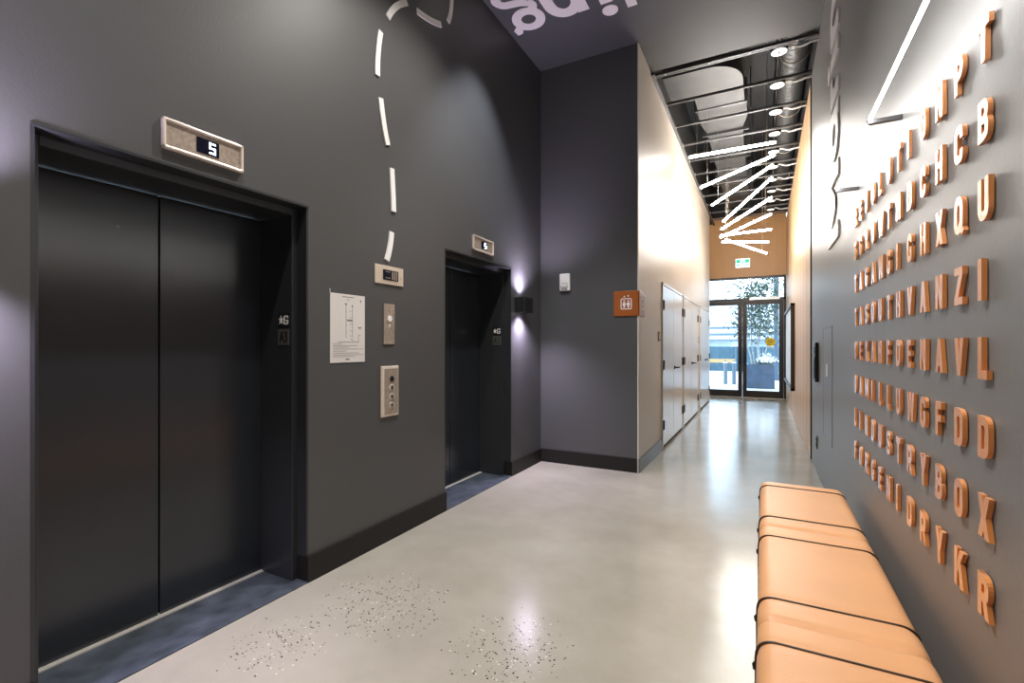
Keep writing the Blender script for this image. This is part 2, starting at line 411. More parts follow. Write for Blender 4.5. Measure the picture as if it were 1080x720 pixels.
SEG = {'5': 'afgcd', '6': 'afgcde'}
def seg_digit(mb, s, fn):
    q = dict(a=[(0, 1), (1, 1)], g=[(0, .5), (1, .5)], d=[(0, 0), (1, 0)], f=[(0, .5), (0, 1)], b=[(1, .5), (1, 1)], e=[(0, 0), (0, .5)], c=[(1, 0), (1, .5)])
    for k in SEG[s]:
        (x0, y0), (x1, y1) = q[k]; h = .13
        mb.prism([(min(x0, x1)-h, min(y0, y1)-h*.6), (max(x0, x1)+h, min(y0, y1)-h*.6), (max(x0, x1)+h, max(y0, y1)+h*.6), (min(x0, x1)-h, max(y0, y1)+h*.6)], fn, 0, .0015)
def indicator(y0, label):
    z0, z1 = 2.118, 2.247; y1 = y0+.344; X = XL
    root = thing('floor_indicator', label, 'floor indicator', (X, (y0+y1)/2, z0), 'lift floor indicators')
    f = MB()
    for a in ((X, y0, z0, X+.022, y1, z0+.014), (X, y0, z1-.012, X+.022, y1, z1), (X, y0, z0, X+.022, y0+.012, z1), (X, y1-.012, z0, X+.022, y1, z1)): f.box(*a)
    f.build('bezel', M['bronze'], root, bevel=.004)
    MB().box(X, y0+.01, z0+.012, X+.012, y1-.01, z1-.011).build('face_plate', M['bronze_face'], root)
    sy0, sy1, sz0, sz1 = y0+.135, y0+.232, z0+.032, z0+.098
    s = MB().box(X+.011, sy0, sz0, X+.0145, sy1, sz1).build('screen', M['screen'], root)
    d = MB(); seg_digit(d, '5', lambda a, c, e: (X+.0145+e, sy0+.056+a*.022, sz0+.012+c*.042))
    d.build('digit', M['digit'], s)
    return root
indicator(1.060, 'bronze framed lift indicator showing a lit 5, above the nearest lift doors')
indicator(3.440, 'bronze framed lift indicator above the farther lift doors beside the sconce')

# plates between the lifts
def plate(name, label, cat, y0, y1, z0, z1, m, d=.008, bev=.002):
    root = thing(name, label, cat, (XL, (y0+y1)/2, z0))
    return root, MB().box(XL, y0, z0, XL+d, y1, z1).build('plate', m, root, bevel=bev)
M['plate'] = mat('champagne_plate', (.80, .68, .55), .33, metal=.4)
root, pl = plate('position_display', 'small champagne plate with a dark slotted window, topmost between the lifts', 'display panel', 2.285, 2.555, 1.702, 1.825, M['plate'])
win = MB().box(XL+.007, 2.355, 1.730, XL+.011, 2.500, 1.797).build('window', M['screen'], root)
bars = MB()
for k in range(3): bars.box(XL+.011, 2.437+k*.02, 1.735, XL+.0125, 2.447+k*.02, 1.792)
bars.box(XL+.011, 2.375, 1.742, XL+.0125, 2.42, 1.746).box(XL+.011, 2.375, 1.783, XL+.0125, 2.42, 1.787)
bars.build('slot_bars', M['bronze_face'], win)
MB().disc((XL+.008, 2.527, 1.755), (1, 0, 0), .005, .003, 12).build('screw', M['steel'], root)
root, pl = plate('fire_switch_plate', 'bronze switch plate with a single round white button, above the call panel', 'switch plate', 2.366, 2.468, 1.304, 1.574, M['bronze_face'])
MB().disc((XL+.008, 2.417, 1.475), (1, 0, 0), .021, .006, 24).build('button', M['white'], root, bevel=.002)
mk = MB()
L, R = offset([(2.406, 1.428), (2.416, 1.436), (2.428, 1.428)], .006); fnw = lambda a, c, d: (XL+.008+d, a, c)
mk.strip(L, R, fnw, 0, .001); L, R = offset([(2.416, 1.432), (2.416, 1.412)], .006); mk.strip(L, R, fnw, 0, .001)
mk.build('arrow_mark', M['white'], root)
MB().box(XL+.008, 2.408, 1.322, XL+.009, 2.428, 1.325).build('engraved_line', M['white'], root)
root, pl = plate('call_panel', 'tall bronze lift call panel with three buttons, lowest plate between the lifts', 'call panel', 2.337, 2.503, .826, 1.160, M['bronze'], .012, .004)
MB().box(XL+.011, 2.366, .845, XL+.016, 2.492, 1.142).build('face_plate', M['bronze_face'], root)
MB().disc((XL+.016, 2.430, 1.075), (1, 0, 0), .019, .004, 20).build('key_switch', M['black'], root)
for z in (1.016, .957, .898):
    bt = MB().disc((XL+.016, 2.430, z), (1, 0, 0), .016, .005, 20).build('button', M['steel'], root)
    L, R = offset(ell(2.430, z, .020, .020), .004, True)
    MB().strip(L, R, lambda a, c, d: (XL+.016+d, a, c), 0, .002, True).build('halo_ring', M['white'], bt)
    L, R = offset([(2.424, z-.004), (2.430, z+.005), (2.436, z-.004)] if z != .957 else [(2.424, z+.004), (2.430, z-.005), (2.436, z+.004)], .003)
    MB().strip(L, R, lambda a, c, d: (XL+.021+d, a, c), 0, .001).build('arrow_mark', M['black'], bt)

# evacuation notice
root = thing('paper_notice', 'white printed paper notice with a small plan, taped to the dark wall', 'notice', (XL, 2.065, 1.196))
MB().box(XL, 1.931, 1.196, XL+.003, 2.200, 1.604).build('sheet', M['paper'], root)
g = MB(); X = XL+.003
def ln(y0, z0, y1, z1, w=.002):
    L, R = offset([(y0, z0), (y1, z1)], w); g.strip(L, R, lambda a, c, d: (X+d, a, c), 0, .0006)
ln(2.02, 1.588, 2.11, 1.588, .004); ln(2.055, 1.572, 2.075, 1.572, .003)
for y in (2.048, 2.098): ln(y, 1.545, y, 1.345)
for z in (1.505, 1.465, 1.425, 1.385, 1.355): ln(2.072, z, 2.098, z, .0015); ln(2.048, z-.008, 2.056, z-.008, .0015)
ln(2.040, 1.545, 2.056, 1.545, .007); ln(2.092, 1.535, 2.104, 1.535, .006); ln(2.056, 1.448, 2.096, 1.448, .009)
ln(2.160, 1.572, 2.172, 1.572, .008); ln(2.166, 1.572, 2.166, 1.556, .002)
ln(2.142, 1.408, 2.172, 1.408, .005); ln(2.150, 1.399, 2.166, 1.399, .004)
ln(2.148, 1.36, 2.148, 1.318); ln(2.148, 1.36, 2.162, 1.362, .003); ln(2.086, 1.335, 2.104, 1.330, .004)
ln(1.985, 1.318, 2.150, 1.318, .003)
for i, z in enumerate((1.306, 1.296, 1.287, 1.276, 1.264, 1.252, 1.241, 1.231)):
    ln(1.95, z, 1.95+(.07, .19, .12, .235, .10, .20, .235, .17)[i], z, .0022)
ln(2.045, 1.214, 2.075, 1.214, .008)
g.build('printing', M['ink'], root)
MB().box(XL, 1.929, 1.604, XL+.002, 1.933, 1.628).build('tape_corner', M['paper'], root)

# dashed graphic climbing the wall
DASH = [[(2.402, 3.478), (2.470, 3.575), (2.590, 3.640)], [(2.337, 3.344), (2.312, 3.195), (2.307, 3.043)], [(2.336, 2.909), (2.366, 2.755), (2.404, 2.627)],
        [(2.442, 2.486), (2.452, 2.345), (2.460, 2.200)], [(2.440, 2.058), (2.424, 1.955), (2.394, 1.862)],
        [(2.707, 3.700), (2.830, 3.705), (2.992, 3.778)], [(3.092, 3.867), (3.130, 3.975), (3.140, 4.10)]]
DASH[0] = [(2.404, 3.475), (2.480, 3.593), (2.594, 3.695)]; DASH[5] = [(2.707, 3.706), (2.852, 3.731), (2.992, 3.778)]; DASH[6] = [(3.088, 3.860), (3.122, 3.963), (3.134, 4.09)]
NM = ['curving up and right beside the loop', 'upright dash below the loop', 'tilted dash, third below the loop', 'nearly straight dash, second above the small plate',
      'lowest dash, just above the champagne plate', 'dash sloping down right at the frame top', 'topmost dash rising out of view near the ceiling']
for pts, nm in zip(DASH, NM):
    (a, b_, c_) = [Vector(q) for q in pts]; path = []
    ctl = b_*2 - (a + c_)/2
    for k in range(9):
        tt = k/8; path.append(tuple(a*(1-tt)**2 + ctl*2*tt*(1-tt) + c_*tt*tt))
    L, R = offset(path, .041)
    o = MB().strip(L, R, lambda y, z, d: (XL+d, y, z), 0, .010).build('wall_dash', M['white'], loc=(XL, pts[1][0], pts[1][1]))
    tag(o, 'white dash of the dotted wall line, ' + nm, 'wall graphic', 'white dashed line on the dark wall')

# sconces
def sconce(Y0, label, dz=0):
    root = thing('wall_sconce', label, 'wall light', (XL, Y0+.10, 1.70), 'up and down wall lights')
    z0, z1 = 1.627+dz, 1.780+dz; X0, X1 = XL, -2.10
    h = MB()
    h.box(X0, Y0, z0, X0+.012, Y0+.2, z1)                                     # back plate
    h.box(X0+.012, Y0, z0, X1, Y0+.006, z1); h.box(X0+.012, Y0+.194, z0, X1, Y0+.2, z1); h.box(X1-.006, Y0, z0, X1, Y0+.2, z1)
    h.box(X0+.012, Y0+.006, z0+.02, X1-.006, Y0+.194, z1-.02)
    h.build('housing', M['matt_black'], root, bevel=.001)
    MB().box(X1-.003, Y0-.0015, z0, X1+.0015, Y0+.003, z1).build('edge_trim', M['steel'], root)
    for s, z in ((1, z1-.014), (-1, z0+.014)):
        MB().box(X0+.02, Y0+.03, z-.002, X1-.012, Y0+.17, z+.002).build('lens', M['cool_lens'], root)
        l = bpy.data.lights.new('sconce_beam', 'SPOT'); l.energy = 100; l.color = (.83, .73, 1); l.spot_size = math.radians(132); l.spot_blend = 1; l.shadow_soft_size = .05
        o = bpy.data.objects.new('sconce_beam', l); C.objects.link(o); o.location = Vector((X0+.083, Y0+.10, z+s*.006)) - WL(root)
        o.rotation_euler = (0, PI if s > 0 else 0, 0)
        o.parent = root
sconce(4.23, 'black up and down wall sconce glowing by the facing wall corner')
sconce(.33, 'black up and down wall sconce to the near side of the closest lift', -.045)

# ------------------------------------------------------------------ facing wall: strobe alarm, lift sign
root = thing('alarm_strobe', 'small white wall alarm strobe high on the facing dark wall', 'alarm', (-1.91, YF, 1.98))
MB().box(-1.972, YF-.035, 1.888, -1.852, YF, 2.078).build('housing', M['white'], root, bevel=.012, seg=3)
MB().box(-1.955, YF-.055, 1.925, -1.870, YF-.03, 1.965).build('strobe_lens', M['amber'], root, bevel=.008)
MB().box(-1.950, YF-.037, 1.972, -1.868, YF-.034, 1.976).build('slot', M['ink'], root)
for k in range(3): MB().box(-1.945, YF-.0365, 1.905-k*.006+.004, -1.88, YF-.0345, 1.907-k*.006+.004).build('grille_line', M['ink'], root)

root = thing('lift_sign', 'orange square sign with a white lift symbol at the corridor corner', 'sign', (XC-.13, YF, 1.60))
MB().box(-1.372, YF-.012, 1.598, XC+.010, YF-.001, 1.856).build('front_panel', M['sign_orange'], root, bevel=.002)
sp = MB().box(XC+.0005, YF-.012, 1.598, XC+.012, YF+.235, 1.856).build('side_panel', M['sign_orange'], root, bevel=.002)
def lift_icon(fn, h):
    mb = MB()
    L, R = offset(rounded([(-.5, -.5), (.5, -.5), (.5, .5), (-.5, .5)], .14, True), .085, True); mb.strip(L, R, fn, 0, h, True)
    for cx in (-.2, .2):
        mb.prism(ell(cx, .27, .085, .085, n=14), fn, 0, h)
        mb.prism([(cx-.14, .13), (cx+.14, .13), (cx+.16, -.14), (cx+.09, -.14), (cx+.075, -.38), (cx-.075, -.38), (cx-.09, -.14), (cx-.16, -.14)], fn, 0, h)
    mb.prism([(-.30, .66), (-.08, .66), (-.19, .82)], fn, 0, h); mb.prism([(.08, .82), (.30, .82), (.19, .66)], fn, 0, h)
    return mb
lift_icon(lambda a, c, d: (-1.243+a*.105, YF-.012-d, 1.722+c*.105), .002).build('lift_symbol', M['white'], root)
lift_icon(lambda a, c, d: (XC+.012+d, YF+.115+a*.105, 1.722+c*.105), .002).build('lift_symbol', M['white'], sp)

# ------------------------------------------------------------------ corridor: closet doors
def closet(n, y0, y1, label):
    root = thing('door_%d' % n, label, 'closet door', (XC, (y0+y1)/2, 0), None, 'structure')
    H = 2.085; ym = (y0+y1)/2; X = XC
    f = MB()
    f.box(X, y0, .012, X+.018, y0+.035, H); f.box(X, y1-.035, .012, X+.018, y1, H); f.box(X, y0, H-.035, X+.018, y1, H)
    f.build('frame', M['closet'], root, bevel=.003)
    MB().box(X, y0+.035, .002, X+.004, y1-.035, H-.035).build('shadow_gap', M['closet_gap'], root)
    for a, b_, hs in ((y0+.04, ym-.006, 0), (ym+.006, y1-.04, 1)):
        lf = MB().box(X+.003, a, .035, X+.014, b_, H-.04).build('door_leaf', M['closet'], root, bevel=.002)
        hy = y0+.036 if hs == 0 else y1-.036
        for z in (.30, 1.05, 1.80):
            MB().box(X+.013, hy-.026, z-.06, X+.030, hy+.026, z+.06).build('hinge', M['hinge'], lf, bevel=.003)
        if hs == 1:
            hd = MB(); hd.disc((X+.014, ym+.055, .985), (1, 0, 0), .026, .010, 18); hd.tube([(X+.02, ym+.055, .985), (X+.062, ym+.055, .985), (X+.066, ym+.075, .985), (X+.066, ym+.165, .985)], .010, 8)
            hd.build('lever_handle', M['hinge'], lf)
closet(1, 6.10, 7.76, 'pair of glossy white closet doors nearest the corner sign')
closet(2, 7.86, 9.70, 'middle pair of glossy white closet doors along the cream wall')
closet(3, 10.02, 11.86, 'farthest pair of glossy white closet doors, next to the exit')
root = thing('wall_switch', 'small bronze switch plate on the cream wall before the first closet', 'switch', (XC, 5.93, 1.36))
MB().box(XC, 5.86, 1.345, XC+.007, 6.0, 1.462).build('plate', M['switch'], root, bevel=.002)
for k in range(2): MB().box(XC+.006, 5.885+k*.05, 1.375, XC+.011, 5.920+k*.05, 1.435).build('rocker', M['bronze_face'], root, bevel=.001)
root = thing('wall_switch', 'small bronze switch plate between the middle and farthest closets', 'switch', (XC, 9.86, 1.36))
MB().box(XC, 9.79, 1.345, XC+.007, 9.93, 1.462).build('plate', M['switch'], root, bevel=.002)
for k in range(2): MB().box(XC+.006, 9.815+k*.05, 1.375, XC+.011, 9.850+k*.05, 1.435).build('rocker', M['bronze_face'], root, bevel=.001)

# ------------------------------------------------------------------ exit doors
root = thing('door_4', 'dark framed double glass exit doors at the end of the corridor', 'glass door', (-.4, YE, 0), None, 'structure')
X0, X1 = -1.45, XR-.003
f = MB(); y0, y1 = YE-.02, YE+.10
f.box(X0, y0, 2.39, X1, y1, 2.455); f.box(X0, y0, 2.935, X1, y1, 2.985); f.box(X1-.05, y0, 0, X1, y1, 2.985); f.box(X0, y0, 0, X0+.05, y1, 2.985)
f.build('frame', M['bronze_al'], root, bevel=.003)
MB().box(X0+.05, YE+.03, 2.455, X1-.05, YE+.04, 2.935).build('transom_pane', M['glass'], root)
def leaf(a, b_, hx, inner):
    z1 = 2.385; mb = MB(); l, r = (.10, .10)
    mb.box(a, YE, .012, a+.095, YE+.05, z1); mb.box(b_-.095, YE, .012, b_, YE+.05, z1); mb.box(a+.095, YE, .012, b_-.095, YE+.05, .178); mb.box(a+.095, YE, 2.293, b_-.095, YE+.05, z1)
    lf = mb.build('door_leaf', M['bronze_al'], root, bevel=.002)
    MB().box(a+.095, YE+.02, .178, b_-.095, YE+.03, 2.293).build('pane', M['glass'], lf)
    h = MB(); h.tube([(hx, YE, 1.14), (hx, YE-.055, 1.14), (hx, YE-.055, .88), (hx, YE, .88)], .014, 8)
    h.box(hx-.04, YE-.012, .85, hx+.04, YE, 1.17)
    h.build('pull_handle', M['matt_black'], lf)
    return lf
leaf(X0+.053, -.461, -.515, -.461)
rl = leaf(-.455, X1-.053, -.400, -.455)
st = MB().disc((.155, YE+.018, 1.37), (0, -1, 0), .105, .002, 28).build('round_sticker', M['yellow'], rl)
g = MB()
for k, wd in enumerate((.10, .13, .09)): g.box(.155-wd/2, YE+.0145, 1.405-k*.035, .155+wd/2, YE+.016, 1.417-k*.035)
g.build('sticker_text', M['ink'], rl)
MB().box(.085, YE+.016, 1.215, .225, YE+.018, 1.255).build('blue_sticker', M['pale_blue'], rl)
MB().box(-.30, YE-.07, 2.40, .35, YE-.02, 2.47).build('door_closer', M['steel'], root, bevel=.004)  # grey bar across the header above the right leaf
MB().box(X0, YE-.02, 0, X1, YE+.10, .012).build('threshold', M['alu'], root)
root = thing('exit_sign', 'green and white running man exit sign above the glass doors', 'exit sign', (-.45, YE, 3.2))
MB().box(-.615, YE-.05, 3.205, -.285, YE, 3.44).build('housing', M['white'], root, bevel=.004)
MB().box(-.605, YE-.053, 3.225, -.295, YE-.05, 3.432).build('lit_panel', M['exit_white'], root)
e = MB(); fe = lambda a, c, d: (-.595+a, YE-.053-d, 3.24+c)
e.prism([(0, .085), (.095, .085), (.095, .175), (0, .175)], fe, 0, .001); e.prism([(.195, .085), (.29, .085), (.29, .175), (.195, .175)], fe, 0, .001)
e.prism([(.0, .025), (.08, .025), (.08, .06), (0, .06)], fe, 0, .001); e.prism([(.22, .02), (.29, .02), (.29, .055), (.22, .055)], fe, 0, .001)
e.prism(ell(.150, .160, .016, .016, n=12), fe, 0, .001)
for q in ([(.140, .135), (.150, .085)], [(.150, .085), (.175, .055), (.170, .02)], [(.148, .088), (.120, .055), (.105, .03)], [(.142, .130), (.115, .105)], [(.145, .130), (.172, .110)]):
    L, R = offset(q, .020); e.strip(L, R, fe, 0, .001)
e.build('running_man', M['green'], root)

# ------------------------------------------------------------------ right side: display case, hatch, reader
root = thing('display_case', 'dark framed wall display case on the oak cladding near the exit', 'display case', (XR, 11.0, .5))
ya, yb, za, zb, xd = 9.58, 12.55, .50, 2.03, XR-.065
f = MB()
f.box(xd, ya, za, XR-.002, ya+.05, zb); f.box(xd, yb-.05, za, XR-.002, yb, zb); f.box(xd, ya, za, XR-.002, yb, za+.05); f.box(xd, ya, zb-.05, XR-.002, yb, zb)
f.build('frame', M['bronze_al'], root, bevel=.003)
MB().box(XR-.03, ya+.05, za+.05, XR-.004, yb-.05, zb-.05).build('white_panel', M['white'], root)
root = thing('access_hatch', 'flush dark wall hatch with a small white lock plate, beside the oak cladding', 'access panel', (XR, 4.85, .48))
g = MB()
for a in ((4.535, 1.447, 5.175, 1.453), (5.170, .482, 5.176, 1.453), (4.535, .482, 4.541, 1.453), (4.535, .482, 5.175, .488)):
    g.box(XR-.0025, a[0], a[1], XR-.0005, a[2], a[3])
g.build('seam', M['black'], root)
MB().box(XR-.002, 4.542, .489, XR-.0003, 5.169, 1.446).build('door_panel', M['wall_r'], root)
MB().box(XR-.008, 4.80, 1.03, XR-.002, 4.90, 1.137).build('lock_plate', M['white'], root, bevel=.002)
root = thing('card_reader', 'slim black upright card reader on the dark wall beside the oak cladding', 'card reader', (XR, 5.74, .93))
MB().box(XR-.030, 5.60, .93, XR, 5.86, 1.325).build('body', M['black'], root, bevel=.006)
MB().box(XR-.034, 5.66, 1.21, XR-.029, 5.80, 1.28).build('sensor_window', M['screen'], root)
MB().box(XR-.036, 5.63, .96, XR-.029, 5.66, 1.18).build('side_rib', M['matt_black'], root)
root = thing('floor_outlet', 'small dark wall outlet low beside the oak cladding', 'outlet', (XR, 5.74, .24))
MB().box(XR-.008, 5.70, .245, XR, 5.80, .378).build('plate', M['black'], root, bevel=.002)
for z in (.285, .338): MB().box(XR-.011, 5.725, z-.018, XR-.008, 5.775, z+.018).build('socket', M['matt_black'], root)

# ------------------------------------------------------------------ tan bench: cushion modules
def bench_module(y1, L_, label, straps):
    """upholstered box cushion with rounded edges, cord straps wrapped across it"""
    x0, x1, zt, zb_ = -.018, .432, .42, .10
    root = thing('bench_cushion', label, 'bench', ((x0+x1)/2, y1-L_/2, 0), 'tan bench cushions in a row')
    y0 = y1-L_
    bm = MB(); ny = 48; prof = rounded([(x0, zb_), (x0, zt), (x1, zt), (x1, zb_)], [0, .055, .055, 0], seg=6)
    rings = []
    cx, cz = (x0+x1)/2, (zt+zb_)/2
    for j in range(ny+1):
        y = y0 + L_*j/ny
        e_ = min(y-y0, y1-y); k = 1
        dip = 0
        if e_ < .03: dip = .012*(1-math.sqrt(max(0, 1-(1-e_/.03)**2)))
        for s in straps: dip += .006*math.exp(-((y-s)/.018)**2)
        ring = []
        for (px, pz) in prof:
            ux, uz = (px-cx), (pz-cz)
            sx = 1-dip/.225; sz = 1-dip/.16
            ring.append(bm.bm.verts.new((cx+ux*sx, y, cz+uz*sz if pz > cz else pz)))
        rings.append(ring)
    n = len(prof)
    for a, b_ in zip(rings, rings[1:]):
        for k in range(n-1): bm.bm.faces.new((a[k], a[k+1], b_[k+1], b_[k]))
        bm.bm.faces.new((a[n-1], a[0], b_[0], b_[n-1]))
    bm.bm.faces.new(rings[0]); bm.bm.faces.new(rings[-1][::-1])
    bm.build('upholstery', M['leather'], root, smooth=True)
    MB().box(x0+.05, y0+.012, 0, x1-.03, y1-.012, zb_).build('plinth', M['plinth'], root)
    for s in straps:
        pts = [(px + (-.001 if px < cx else .001), s, pz-.004) for px, pz in rounded([(x0, zb_+.05), (x0, zt), (x1, zt), (x1, zb_+.05)], [0, .055, .055, 0], seg=8)]
        cd = MB().tube(pts, .0042, 8).build('cord_strap', M['strap'], root, smooth=True)
        bk = MB(); bk.tube([(x0-.001, s, zt-.075), (x0-.008, s, zt-.084), (x0-.005, s, zt-.098)], .005, 8)
        bk.build('cord_toggle', M['black'], cd, smooth=True)
bench_module(3.500, .849, 'tan leather bench cushion farthest along, at the corridor end', (3.40, 2.795))
bench_module(2.651, .904, 'tan leather bench cushion in the middle of the wall bench', (2.51, 1.894))
bench_module(1.747, .904, 'tan leather bench cushion nearest the camera, cut by the lower frame edge', (1.611, .985))

# ------------------------------------------------------------------ raised copper letters
S = .22
def glyph(ch):
    W = .62; a = S/2; q = []; st = []
    def R(x0, y0, x1, y1): q.append([(x0, y0), (x1, y0), (x1, y1), (x0, y1)])
    def P(pts, rad=.2, closed=False, w=S): st.append((rounded(pts, rad, closed, 6), closed, w))
    if ch == 'O' or ch == 'Q': P([(a, a), (W-a, a), (W-a, 1-a), (a, 1-a)], .26, True)
    if ch == 'Q': q.append([(.30, .26), (.44, .36), (W+.06, .05), (W-.08, -.06)])
    if ch == 'D': P([(a, a), (W-a, a), (W-a, 1-a), (a, 1-a)], [0, .3, .3, 0], True)
    if ch == 'C': P([(W-a, .64), (W-a, 1-a), (a, 1-a), (a, a), (W-a, a), (W-a, .36)], .26)
    if ch == 'G': P([(W-a, .68), (W-a, 1-a), (a, 1-a), (a, a), (W-a, a), (W-a, .44), (.34, .44)], [0, .26, .26, .26, .26, 0, 0], w=S*.96)
    if ch == 'U': P([(a, 1), (a, a), (W-a, a), (W-a, 1)], .26)
    if ch == 'S': P([(W-a, .69), (W-a, 1-a), (a, 1-a), (a, .55), (W-a, .45), (W-a, a), (a, a), (a, .31)], .22, w=S*.94)
    if ch in 'PRB':
        R(0, 0, S, 1)
        if ch == 'B':
            P([(0, 1-.1), (W-a-.03, .9), (W-a-.03, .51), (.1, .51)], .2, w=.2); P([(.1, .51), (W-.11, .51), (W-.11, .1), (0, .1)], .2, w=.2)
        else: P([(0, 1-.11), (W-a, .89), (W-a, .46), (.1, .46)], .24, w=.22)
        if ch == 'R': q.append([(.26, .44), (.48, .47), (W+.03, 0), (W-.22, 0)])
    if ch == 'A':
        q += [[(0, 0), (.23, 0), (.44, 1), (.22, 1)], [(.66, 0), (.43, 0), (.22, 1), (.44, 1)]]; R(.16, .18, .50, .36)
    if ch == 'V': q += [[(0, 1), (.24, 1), (.44, 0), (.22, 0)], [(.66, 1), (.42, 1), (.22, 0), (.44, 0)]]
    if ch == 'W': q += [[(0, 1), (.21, 1), (.35, 0), (.15, 0)], [(.35, 0), (.17, 0), (.35, 1), (.53, 1)], [(.53, 0), (.71, 0), (.53, 1), (.35, 1)], [(.88, 1), (.67, 1), (.53, 0), (.73, 0)]]
    if ch == 'M': R(0, 0, .22, 1); R(.60, 0, .82, 1); q += [[(0, 1), (.24, 1), (.50, .12), (.32, .12)], [(.82, 1), (.58, 1), (.32, .12), (.50, .12)]]
    if ch == 'N': R(0, 0, .21, 1); R(W-.21, 0, W, 1); q.append([(0, 1), (.22, 1), (W, 0), (W-.22, 0)])
    if ch == 'X': q += [[(0, 1), (.25, 1), (.66, 0), (.41, 0)], [(.66, 1), (.41, 1), (0, 0), (.25, 0)]]
    if ch == 'Y': R(.33-a, 0, .33+a, .44); q += [[(0, 1), (.25, 1), (.33+a, .40), (.33-a, .40)], [(.66, 1), (.41, 1), (.33-a, .40), (.33+a, .40)]]
    if ch == 'K': R(0, 0, S, 1); q += [[(.22, .36), (.22, .64), (.40, 1), (.66, 1)], [(.26, .56), (.46, .66), (.68, 0), (.42, 0)]]
    if ch == 'Z': R(0, .8, W-.02, 1); R(0, 0, W-.02, .2); q.append([(W-.02, .82), (W-.28, .82), (0, .18), (.26, .18)])
    if ch == 'T': R(0, .79, W, 1); R(W/2-a, 0, W/2+a, 1)
    if ch == 'I': R(0, 0, S, 1)
    if ch in 'EFL':
        R(0, 0, S, 1); Wd = .52
        if ch in 'EF': R(0, .79, Wd, 1); R(0, .42, Wd-.04, .61)
        if ch in 'EL': R(0, 0, Wd, .21)
    if ch == 'H': R(0, 0, .22, 1); R(W-.22, 0, W, 1); R(.1, .41, W-.1, .61)
    return q, st
ROWS = ['REVOLUTIONPT', 'SGROWTHDCHCB', 'TAGAWGIGHXQU', 'TASOUTHVANZI', 'OEXAHFDENAVL', 'OAMILLUWGFDD', 'LINDUSTRYBOX', 'FORGENIDRYKR']
ORD = ['', 'second', 'third', 'fourth', 'fifth', 'sixth', 'seventh', 'eighth', 'ninth', 'tenth', 'eleventh', '']
ROWN = ['top row', 'second row down', 'third row down', 'fourth row down', 'fourth row up', 'third row up', 'second row up', 'bottom row']
CAP = .103; DEP = .013; cache = {}
for r, row in enumerate(ROWS):
    zc = 1.268 + (4-r)*.1935
    for c, ch in enumerate(row):
        yl = 3.415 - c*.1655
        if ch not in cache:
            q, st = glyph(ch); mb = MB()
            fn = lambda a, b_, d: (-d, -a*CAP, b_*CAP)
            for k, pts in enumerate(q): mb.prism(pts, fn, .002+.0001*k, DEP-.0002*k)
            for k, (path, cl, wd) in enumerate(st):
                L, R = offset(path, wd, cl); mb.strip(L, R, fn, .0025+.0001*k, DEP+.0002*(k+1), cl)
            mb.box(-.002, -.02*CAP-.004, .45*CAP, 0, -.02*CAP-.014, .55*CAP)         # stand-off pad behind the letter
            bmesh.ops.recalc_face_normals(mb.bm, faces=mb.bm.faces)
            me = bpy.data.meshes.new('raised_letter'); mb.bm.to_mesh(me); mb.bm.free(); me.materials.append(M['copper']); cache[ch] = me
        o = bpy.data.objects.new('raised_letter', cache[ch]); C.objects.link(o)
        dy = .03 if ch in 'I' else 0
        o.location = (XR, yl - dy*0, zc-CAP/2)
        pos = 'first letter from the far end' if c == 0 else ('last and nearest letter' if c == 11 else ORD[c] + ' letter from the far end')
        tag(o, 'copper letter %s, %s of the %s' % (ch, pos, ROWN[r]), 'letter', 'raised copper letters on the right wall')

# ------------------------------------------------------------------ large white supergraphic: up the right wall, over the ceiling
def low(ch):
    """lower-case bold strokes; x-height 0.73, cap/ascender 1, unit = cap height"""
    q, st = [], []; s = .2; x = .74
    def R(x0, y0, x1, y1): q.append([(x0, y0), (x1, y0), (x1, y1), (x0, y1)])
    if ch == 'M': R(0, 0, .21, 1); R(.80, 0, 1.01, 1); q += [[(0, 1), (.23, 1), (.60, .28), (.42, .28)], [(1.01, 1), (.78, 1), (.41, .28), (.59, .28)]]; w_ = 1.01
    if ch == 'L': R(0, 0, .2, 1); R(0, 0, .58, .2); w_ = .58
    if ch == 'a': st.append((ell(.34, .37, .24, .27), True, s)); R(.50, 0, .70, x); w_ = .70
    if ch == 'd': st.append((ell(.34, .37, .24, .27), True, s)); R(.50, 0, .70, 1); w_ = .70
    if ch == 'n': R(0, 0, .2, x); st.append((ell(.35, .38, .235, .27, 170, 0, 14) + [(.585, 0)], False, s)); w_ = .685
    if ch == 'r': R(0, 0, .2, x); st.append((ell(.38, .32, .27, .33, 165, 80, 8), False, s)); w_ = .44
    if ch == 'i': R(0, 0, .2, x); q.append(ell(.10, .93, .135, .125, n=20)); w_ = .2
    if ch == 'e': st.append((ell(.36, .37, .26, .27, 0, 315, 22), False, s)); R(.16, .30, .70, .43); w_ = .72
    if ch == 'g':
        st.append((ell(.36, .50, .215, .195), True, .165))
        q.append([(.52, .62), (.60, .54), (.74, .66), (.72, .80), (.62, .78)])
        st.append((rounded([(.22, .34), (.12, .20), (.30, .09), (.62, .04), (.70, -.12), (.45, -.24), (.12, -.20), (.08, -.06), (.22, .07)], .12, False, 5), False, .15))
        w_ = .72
    return q, st, w_
CP = .565
def big_letter(ch, fn, loc, label, m):
    q, st, w_ = low(ch); mb = MB()
    for k, pts in enumerate(q): mb.prism(pts, fn, .02*k, 1-.03*k)
    for k, (path, cl, wd) in enumerate(st):
        L, R = offset(path, wd, cl); mb.strip(L, R, fn, .1+.02*k, 1+.04*(k+1), cl)
    o = mb.build('supergraphic_letter', m, loc=loc)
    tag(o, label, 'letter', 'large white lettering wrapping wall and ceiling')
YW = 4.125
